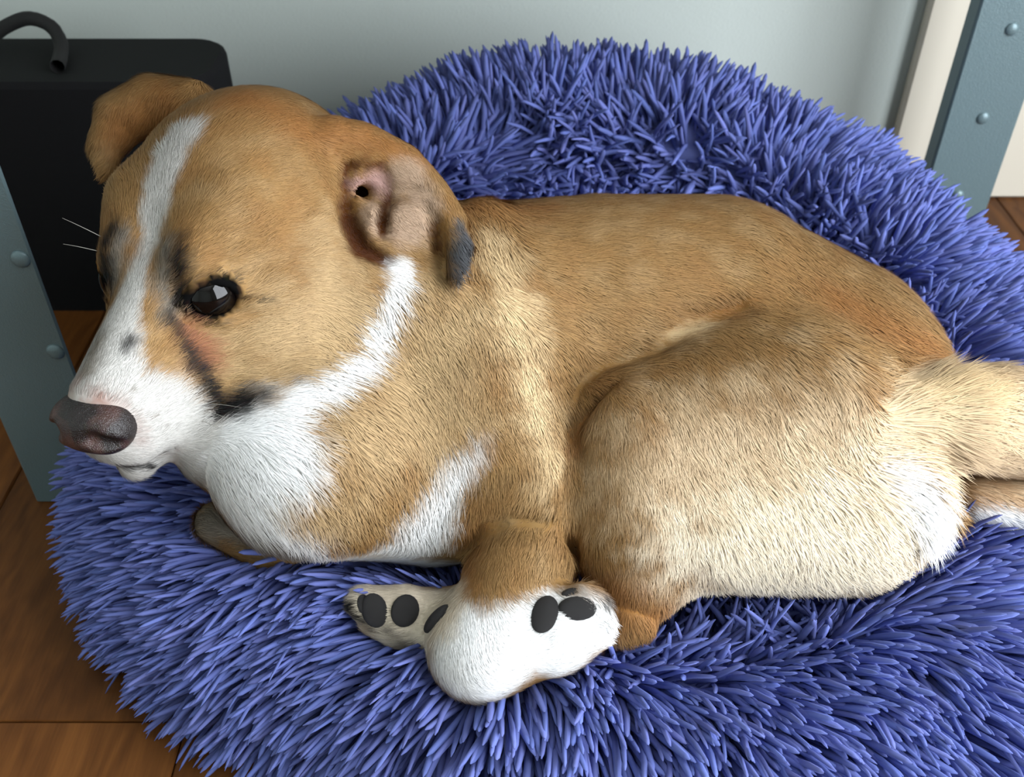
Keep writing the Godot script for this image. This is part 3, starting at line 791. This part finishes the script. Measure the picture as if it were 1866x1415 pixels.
	hm.add_surface_from_arrays(Mesh.PRIMITIVE_TRIANGLES, ha)
	var fm := mat(Color.WHITE, 0.65)
	fm.vertex_color_use_as_albedo = true
	fm.metallic_specular = 0.3
	var fur := put("fur", hm, fm, dog)
	fur.set_meta("kind", "stuff"); fur.set_meta("label", "short tan fur with white markings")
	print("hairs ", hairs, " ", Time.get_ticks_msec())
	# eyes
	for e in eyes:
		var c := v3(e[0]); var g := v3(e[1])
		var ball := SphereMesh.new()
		ball.radius = 0.0150; ball.height = 0.0300; ball.radial_segments = 40; ball.rings = 24
		var em := mat(Color(0.55, 0.50, 0.46), 0.12)
		em.clearcoat_enabled = true; em.clearcoat = 1.0; em.clearcoat_roughness = 0.03
		var eye := put("eyeball", ball, em, dog)
		eye.position = c
		eye.set_meta("label", "glossy dark eye")
		var cap := begin()
		for i in 36:
			for j in 10:
				var q := []
				for f in [[i, j], [i + 1, j], [i + 1, j + 1], [i, j + 1]]:
					var az: float = TAU * f[0] / 36.0; var po: float = deg_to_rad(78.0) * f[1] / 10.0
					q.append(Vector3(cos(az) * sin(po), sin(az) * sin(po), cos(po)))
				for k in [0, 1, 2, 0, 2, 3]:
					cap.set_normal(q[k]); cap.add_vertex(q[k] * 0.0153)
		var im := mat(Color(0.030, 0.022, 0.020), 0.06)
		im.metallic_specular = 0.4
		var iris := put("iris", cap.commit(), im, eye)
		iris.basis = Basis.looking_at(-g, Vector3.UP)
		iris.set_meta("label", "very dark brown iris")
	# pads under the paws
	var pm := mat(Color(0.15, 0.14, 0.14), 0.75)
	pm.heightmap_enabled = true; pm.heightmap_scale = 0.05; pm.uv1_triplanar = true; pm.uv1_scale = Vector3.ONE * 40.0
	pm.heightmap_texture = noise_texture(0.06, Color.BLACK, Color.WHITE, 128, Vector2.ONE, 3, 9)
	for d in [[[0.0164, 0.1508, -0.3101], [-0.2558, 0.9244, 0.283], [0.9168, 0.1391, 0.3742], 0.0072, 0.01, 0.0035],
			[[0.0331, 0.1528, -0.312], [-0.0013, 0.8708, 0.4916], [1, 0.0011, 0.0006], 0.01, 0.0061, 0.0035],
			[[0.0301, 0.1546, -0.321], [-0.1705, 0.9723, -0.1601], [0.974, 0.1418, -0.1766], 0.0051, 0.0025, 0.002],
			[[-0.0741, 0.1269, -0.3304], [-0.1867, 0.6756, 0.7133], [0.9375, 0.3395, -0.0761], 0.0074, 0.0094, 0.0035],
			[[-0.0573, 0.1289, -0.3288], [0.0555, 0.8284, 0.5574], [0.9573, -0.2027, 0.206], 0.0076, 0.0088, 0.0035],
			[[-0.0396, 0.1361, -0.3184], [-0.736, 0.6416, -0.2159], [0.6716, 0.6519, -0.3522], 0.0098, 0.0057, 0.0035],
			[[-0.0803, 0.1282, -0.3337], [-0.1324, 0.8302, 0.5416], [0.973, 0.213, -0.0886], 0.0036, 0.0053, 0.002]]:
		var s := SphereMesh.new()
		s.radius = 1.0; s.height = 2.0; s.radial_segments = 20; s.rings = 12
		var pad := put("paw_pad", s, pm, dog)
		var nn := v3(d[1]); var tt := v3(d[2])
		pad.transform = Transform3D(Basis(tt * d[3], nn * d[5], tt.cross(nn) * d[4]), v3(d[0]) - nn * 0.0004)
		pad.set_meta("label", "dark grey paw pad")
	# nose
	clear_field(); nose_shape()
	net(HEAD * Vector3(0.12, -0.02, 0) - Vector3.ONE * 0.034, HEAD * Vector3(0.12, -0.02, 0) + Vector3.ONE * 0.034, 0.0011)
	var nc := PackedColorArray()
	var dark := Color(0.10, 0.078, 0.075).srgb_to_linear(); var liver := Color(0.31, 0.21, 0.19).srgb_to_linear()
	for p in verts:
		var q := HEAD.affine_inverse() * p
		var hole := minf(q.distance_to(Vector3(0.135, -0.0247, 0.013)), q.distance_to(Vector3(0.135, -0.0247, -0.013)))
		nc.append(Color(0.004, 0.003, 0.003) if hole < 0.0054 else dark.lerp(liver, smoothstep(-0.2, 0.6, noise.get_noise_3dv(p * 260.0) * 0.5 + (0.22 if q.z < 0.003 and q.y < -0.016 else -0.05))))
	var nm := mat(Color.WHITE, 0.42)
	nm.vertex_color_use_as_albedo = true
	nm.heightmap_enabled = true; nm.heightmap_scale = 0.04; nm.uv1_triplanar = true; nm.uv1_scale = Vector3.ONE * 60.0
	nm.heightmap_texture = pm.heightmap_texture
	var nose := put("nose", net_mesh(nc), nm, dog)
	nose.set_meta("label", "brown leathery nose")
	# whiskers: from the lips and above the far eye
	var wm := mat(Color(0.62, 0.61, 0.58), 0.6)
	for w in [[[-0.159, 0.2235, -0.3836], [-0.1427, 0.2261, -0.3735]], [[-0.1603, 0.219, -0.3805], [-0.1468, 0.2215, -0.3707]], [[-0.1555, 0.2257, -0.3862], [-0.1371, 0.2308, -0.3773]], [[-0.2135, 0.2898, -0.4446], [-0.2316, 0.3002, -0.4461]], [[-0.2132, 0.2841, -0.439], [-0.2316, 0.2894, -0.4384]]]:
		var a := v3(w[0]); var b := v3(w[1])
		var ws := begin()
		var wp := []; var wr := []
		for k in 7:
			var s := k / 6.0
			wp.append(a.lerp(b, s) + Vector3(0, 0.003, 0.002) * (s * (1.0 - s))); wr.append(lerpf(0.00020, 0.00006, s))
		add_tube(ws, wp, wr, 5)
		put("whisker", ws.commit(), wm, dog).set_meta("label", "thin pale whisker")
	return dog


# ---------------------------------------------------------------- room and furniture
func build_floor() -> void:
	var fl := Node3D.new()
	fl.name = "floor"
	add_child(fl, true)
	structure(fl, "brown wood-effect laminate floor")
	var sub := begin()
	add_box(sub, Vector3(-1.5, -0.10, -1.02), Vector3(1.3, -0.012, 2.6))
	put("underlay", sub.commit(), mat(Color(0.10, 0.07, 0.05), 0.9), fl)
	var woods := []
	for v in 4:
		var f := FastNoiseLite.new()
		f.seed = 31 + v; f.frequency = 0.9; f.fractal_octaves = 5
		var im := Image.create_empty(256, 1024, false, Image.FORMAT_RGB8)
		var a := Color(0.34, 0.195, 0.075); var b := Color(0.57, 0.36, 0.165)
		for y in 1024:
			for x in 256:
				var g := f.get_noise_2d(x * 0.045 + 0.9 * f.get_noise_2d(x * 0.01, y * 0.004 + 40.0), y * 0.0035) * 0.5 + 0.5
				var fine := f.get_noise_2d(x * 0.5, y * 0.02 + 90.0) * 0.16
				var ring := 0.5 + 0.5 * sin((x * 0.03 + 5.0 * f.get_noise_2d(x * 0.006, y * 0.0025 + 9.0)) * 4.0)
				im.set_pixel(x, y, a.lerp(b, clampf(g * 0.7 + fine + ring * 0.25 - 0.05, 0.0, 1.0)))
		var m := mat(Color(1, 1, 1) * [0.84, 0.76, 0.92, 0.80][v], 0.5)
		m.metallic_specular = 0.3
		m.albedo_color.a = 1.0
		m.albedo_texture = ImageTexture.create_from_image(im)
		woods.append(m)
	var w := 0.19; var length := 1.28
	var st := begin()
	add_plank(st, w - 0.0008, length - 0.0008)
	var plank_mesh := st.commit()
	var col := 0
	var x := -1.535
	while x < 1.28:
		# the joints step from row to row; one row ends at z = -0.342
		var z := -0.342 - length + fposmod((col - 6) * 0.47, length) - length
		var row := 0
		while z < 2.6:
			if z + length > -1.02:
				var lo := maxf(z, -1.02); var hi := minf(z + length, 2.6)
				var o := put("plank", plank_mesh, woods[(col * 7 + row * 3) % 4], fl)
				o.position = Vector3(x + w * 0.5, 0, (lo + hi) * 0.5)
				o.scale.z = (hi - lo) / length
			z += length
			row += 1
		x += w
		col += 1


func add_plank(st: SurfaceTool, w: float, l: float) -> void:
	var c := 0.0012; var hx := w * 0.5; var hz := l * 0.5
	var top := [Vector3(-hx + c, 0, -hz + c), Vector3(hx - c, 0, -hz + c), Vector3(hx - c, 0, hz - c), Vector3(-hx + c, 0, hz - c)]
	var low := [Vector3(-hx, -c, -hz), Vector3(hx, -c, -hz), Vector3(hx, -c, hz), Vector3(-hx, -c, hz)]
	var base := low.map(func(p): return p + Vector3(0, -0.010, 0))
	var face := func(q: Array) -> void:
		var n: Vector3 = (q[2] - q[0]).cross(q[1] - q[0]).normalized()
		for k in [0, 1, 2, 0, 2, 3]:
			st.set_normal(n); st.set_uv(Vector2(q[k].x / w + 0.5, q[k].z / l + 0.5)); st.add_vertex(q[k])
	face.call(top)
	for i in 4:
		var j := (i + 1) % 4
		face.call([low[i], low[j], top[j], top[i]])
		face.call([base[i], base[j], low[j], low[i]])


func wall(called: String, boxes: Array, m: Material) -> void:
	var st := begin()
	for b in boxes:
		add_box(st, b[0], b[1])
	structure(put(called, st.commit(), m))


func build_room() -> void:
	var paint := mat(Color(0.74, 0.77, 0.75), 0.9)
	paint.metallic_specular = 0.0
	paint.heightmap_enabled = true; paint.heightmap_scale = 0.015; paint.uv1_triplanar = true; paint.uv1_world_triplanar = true; paint.uv1_scale = Vector3.ONE * 3.0
	paint.heightmap_texture = noise_texture(0.25, Color.BLACK, Color.WHITE, 256, Vector2.ONE, 3, 4)
	wall("wall_back", [[Vector3(-1.6, 0, -1.12), Vector3(1.4, 2.5, -1.02)]], paint)
	wall("wall_left", [[Vector3(-1.6, 0, -1.02), Vector3(-1.5, 2.5, 2.6)]], paint)
	wall("wall_right", [[Vector3(1.3, 0, -1.02), Vector3(1.4, 0.08, 2.6)], [Vector3(1.3, 2.1, -1.02), Vector3(1.4, 2.5, 2.6)], [Vector3(1.3, 0.08, -1.02), Vector3(1.4, 2.1, -0.45)], [Vector3(1.3, 0.08, 1.25), Vector3(1.4, 2.1, 2.6)]], paint)
	wall("wall_front", [[Vector3(-1.6, 0, 2.6), Vector3(1.4, 2.5, 2.7)]], paint)
	wall("ceiling", [[Vector3(-1.6, 2.5, -1.12), Vector3(1.4, 2.6, 2.7)]], mat(Color(0.88, 0.88, 0.87), 0.9))
	# the window to the photographer's right
	var win := Node3D.new()
	win.name = "window_1"
	add_child(win, true)
	structure(win, "white window")
	var fr := begin()
	for b in [[Vector3(1.31, 0.08, -0.45), Vector3(1.37, 0.16, 1.25)], [Vector3(1.31, 2.03, -0.45), Vector3(1.37, 2.1, 1.25)], [Vector3(1.31, 0.16, -0.45), Vector3(1.37, 2.03, -0.38)], [Vector3(1.31, 0.16, 1.18), Vector3(1.37, 2.03, 1.25)], [Vector3(1.31, 0.16, 0.36), Vector3(1.37, 2.03, 0.44)]]:
		add_box(fr, b[0], b[1], 0.006)
	put("window_frame", fr.commit(), mat(Color(0.9, 0.9, 0.9), 0.4), win)
	var glass := mat(Color(1, 1, 1, 0.05), 0.02)
	glass.transparency = BaseMaterial3D.TRANSPARENCY_ALPHA
	for z in [[-0.38, 0.36], [0.44, 1.18]]:
		var g := begin()
		add_box(g, Vector3(1.340, 0.16, z[0]), Vector3(1.346, 2.03, z[1]))
		put("pane", g.commit(), glass, win)
	# a plain upright board on the wall beside the steel post
	var board := begin()
	add_box(board, Vector3(0.420, 0.0, -1.02), Vector3(0.66, 1.9, -1.006), 0.003)
	structure(put("trim_1", board.commit(), mat(Color(0.82, 0.79, 0.73), 0.6)))


func build_rack() -> void:
	var rack := thing("steel_rack", "blue-grey steel rack with riveted upright posts standing around the dog bed", "rack", Vector3(0.05, 0, -0.75))
	var steel := mat(Color(0.40, 0.48, 0.50), 0.38, 0.25)
	steel.heightmap_enabled = true; steel.heightmap_scale = 0.02; steel.uv1_triplanar = true; steel.uv1_scale = Vector3.ONE * 8.0
	steel.heightmap_texture = noise_texture(0.4, Color.BLACK, Color.WHITE, 256, Vector2.ONE, 2, 6)
	var o := rack.position
	# folded sheet steel: a front plate and one flange that runs back from its outer or inner edge
	for d in [[-0.3685, -0.3025, -0.53, -0.3685, [0.074, 0.148, 0.222, 0.296, 0.370], -0.3100], [0.421, 0.490, -0.90, 0.421, [0.062, 0.146, 0.232, 0.318, 0.404], 0.4555]]:
		var st := begin()
		add_box(st, Vector3(d[0], 0, d[2] - 0.003) - o, Vector3(d[1], 1.15, d[2]) - o, 0.0012)
		add_box(st, Vector3(d[3], 0, d[2] - 0.024) - o, Vector3(d[3] + 0.003, 1.15, d[2] - 0.003) - o, 0.0008)
		var leg := put("post", st.commit(), steel, rack)
		leg.set_meta("label", "blue-grey steel post with a row of rivets")
		for h in d[4]:
			var s := SphereMesh.new()
			s.radius = 0.0062; s.height = 0.0124; s.radial_segments = 20; s.rings = 10
			var r := put("rivet", s, steel, leg)
			r.position = Vector3(d[5], h, d[2]) - o
			r.scale = Vector3(1, 1, 0.5)
	var top := begin()  # shelf added out of view, its height and depth set to shade the wall at left
	add_box(top, Vector3(-0.42, 0.605, -1.0) - o, Vector3(0.50, 0.630, -0.40) - o, 0.003)
	put("shade_shelf", top.commit(), mat(Color(0.75, 0.72, 0.66), 0.5), rack)


func build_case() -> void:
	var case := thing("storage_case", "black plastic case with rounded corners standing behind the dog's head", "case", Vector3(-0.505, 0, -0.837))
	# rounded outline in plan, extruded and softened at the top edge
	var hx := 0.253; var hz := 0.052; var r := 0.035
	var outline := []
	for c in [[1, 1], [-1, 1], [-1, -1], [1, -1]]:
		for k in 7:
			var a: float = deg_to_rad({[1, 1]: 0.0, [-1, 1]: 90.0, [-1, -1]: 180.0, [1, -1]: 270.0}[c] + k * 15.0)
			outline.append([Vector2(c[0] * (hx - r), c[1] * (hz - r)), Vector2(cos(a), sin(a))])
	var st := begin()
	var rows := [[0.0, r], [0.224, r], [0.227, r - 0.001], [0.229, r - 0.004]]
	for i in rows.size() - 1:
		for k in outline.size():
			var q := []
			for e in [[i, k], [i, k + 1], [i + 1, k + 1], [i + 1, k]]:
				var p = outline[e[1] % outline.size()]; var row = rows[e[0]]
				var xy: Vector2 = p[0] + p[1] * row[1]
				q.append(Vector3(xy.x, row[0], xy.y))
			var n2: Vector2 = outline[k][1]
			for m in [0, 1, 2, 0, 2, 3]:
				st.set_normal(Vector3(n2.x, 0.7 if i > 0 else 0.0, n2.y).normalized()); st.add_vertex(q[m])
	var shell := mat(Color(0.10, 0.10, 0.105), 0.75)
	shell.metallic_specular = 0.15
	put("body", st.commit(), shell, case)
	var cover := mat(Color(0.14, 0.145, 0.145), 0.75)
	cover.metallic_specular = 0.15
	var lid := begin()
	for k in outline.size():
		var a = outline[k]; var b = outline[(k + 1) % outline.size()]
		var p: Vector2 = a[0] + a[1] * (r - 0.004); var q: Vector2 = b[0] + b[1] * (r - 0.004)
		for v in [Vector3(0, 0.229, 0), Vector3(p.x, 0.229, p.y), Vector3(q.x, 0.229, q.y)]:
			lid.set_normal(Vector3.UP); lid.add_vertex(v)
	put("lid", lid.commit(), cover, case)
	var cable := begin()
	var pts := []; var rad := []
	var curve := Curve3D.new()
	for p in [Vector3(-0.56, 0.2352, -0.850), Vector3(-0.50, 0.2352, -0.852), Vector3(-0.462, 0.2380, -0.856), Vector3(-0.440, 0.2490, -0.860), Vector3(-0.418, 0.2560, -0.860), Vector3(-0.400, 0.2500, -0.858), Vector3(-0.391, 0.2400, -0.848), Vector3(-0.386, 0.2352, -0.830), Vector3(-0.38, 0.2352, -0.805)]:
		curve.add_point(p)
	for i in curve.point_count:
		var a := curve.get_point_position(maxi(i - 1, 0)); var b := curve.get_point_position(mini(i + 1, curve.point_count - 1))
		curve.set_point_in(i, -(b - a) / 6.0); curve.set_point_out(i, (b - a) / 6.0)
	for k in 41:
		pts.append(curve.sample_baked(curve.get_baked_length() * k / 40.0, true)); rad.append(0.0060)
	add_tube(cable, pts, rad, 10)
	var c := put("cable", cable.commit(), mat(Color(0.02, 0.02, 0.022), 0.8))
	c.set_meta("label", "thick black cable arching over the top of the black case"); c.set_meta("category", "cable")


func _ready() -> void:
	rng.seed = 7
	noise.seed = 3; noise.frequency = 0.25; noise.fractal_octaves = 2
	# camera
	var cam := Camera3D.new()
	cam.name = "camera"
	add_child(cam)
	cam.position = Vector3(0, 0.56, 0)
	cam.rotation_degrees = Vector3(-40, 0, 0)
	cam.keep_aspect = Camera3D.KEEP_HEIGHT
	var lens := CameraAttributesPhysical.new()
	lens.frustum_focal_length = 30.53
	lens.frustum_focus_distance = 0.53
	lens.frustum_near = 0.02
	lens.frustum_far = 50.0
	lens.exposure_aperture = 11.0
	cam.attributes = lens
	print("fov ", cam.fov)
	# sky and daylight
	var env := Environment.new()
	env.background_mode = Environment.BG_SKY
	var sky := Sky.new()
	var sm := ProceduralSkyMaterial.new()
	sm.sky_top_color = Color(0.72, 0.80, 0.90); sm.sky_horizon_color = Color(0.90, 0.93, 0.95)
	sm.ground_bottom_color = Color(0.35, 0.34, 0.32); sm.ground_horizon_color = Color(0.75, 0.76, 0.76)
	sky.sky_material = sm
	env.sky = sky
	env.tonemap_mode = Environment.TONE_MAPPER_LINEAR
	env.tonemap_exposure = 1.46
	env.sdfgi_enabled = true; env.ssao_enabled = true; env.ssil_enabled = true
	var we := WorldEnvironment.new()
	we.name = "environment"; we.environment = env
	add_child(we)
	var day := AreaLight3D.new()
	day.name = "window_daylight"
	day.area_size = Vector2(1.56, 1.87)
	day.light_energy = 7.5
	day.light_color = Color(0.96, 0.98, 1.0)
	day.position = Vector3(1.295, 1.095, 0.40)
	day.rotation_degrees = Vector3(0, 90, 0)
	day.shadow_enabled = true
	day.area_range = 12.0
	add_child(day)
	build_room()
	build_floor()
	build_rack()
	build_case()
	print("room ", Time.get_ticks_msec())
	dog_shape()
	build_bed(PackedInt32Array(range(kind.size())))
	print("bed ", Time.get_ticks_msec())
	build_dog()
	print("done ", Time.get_ticks_msec())
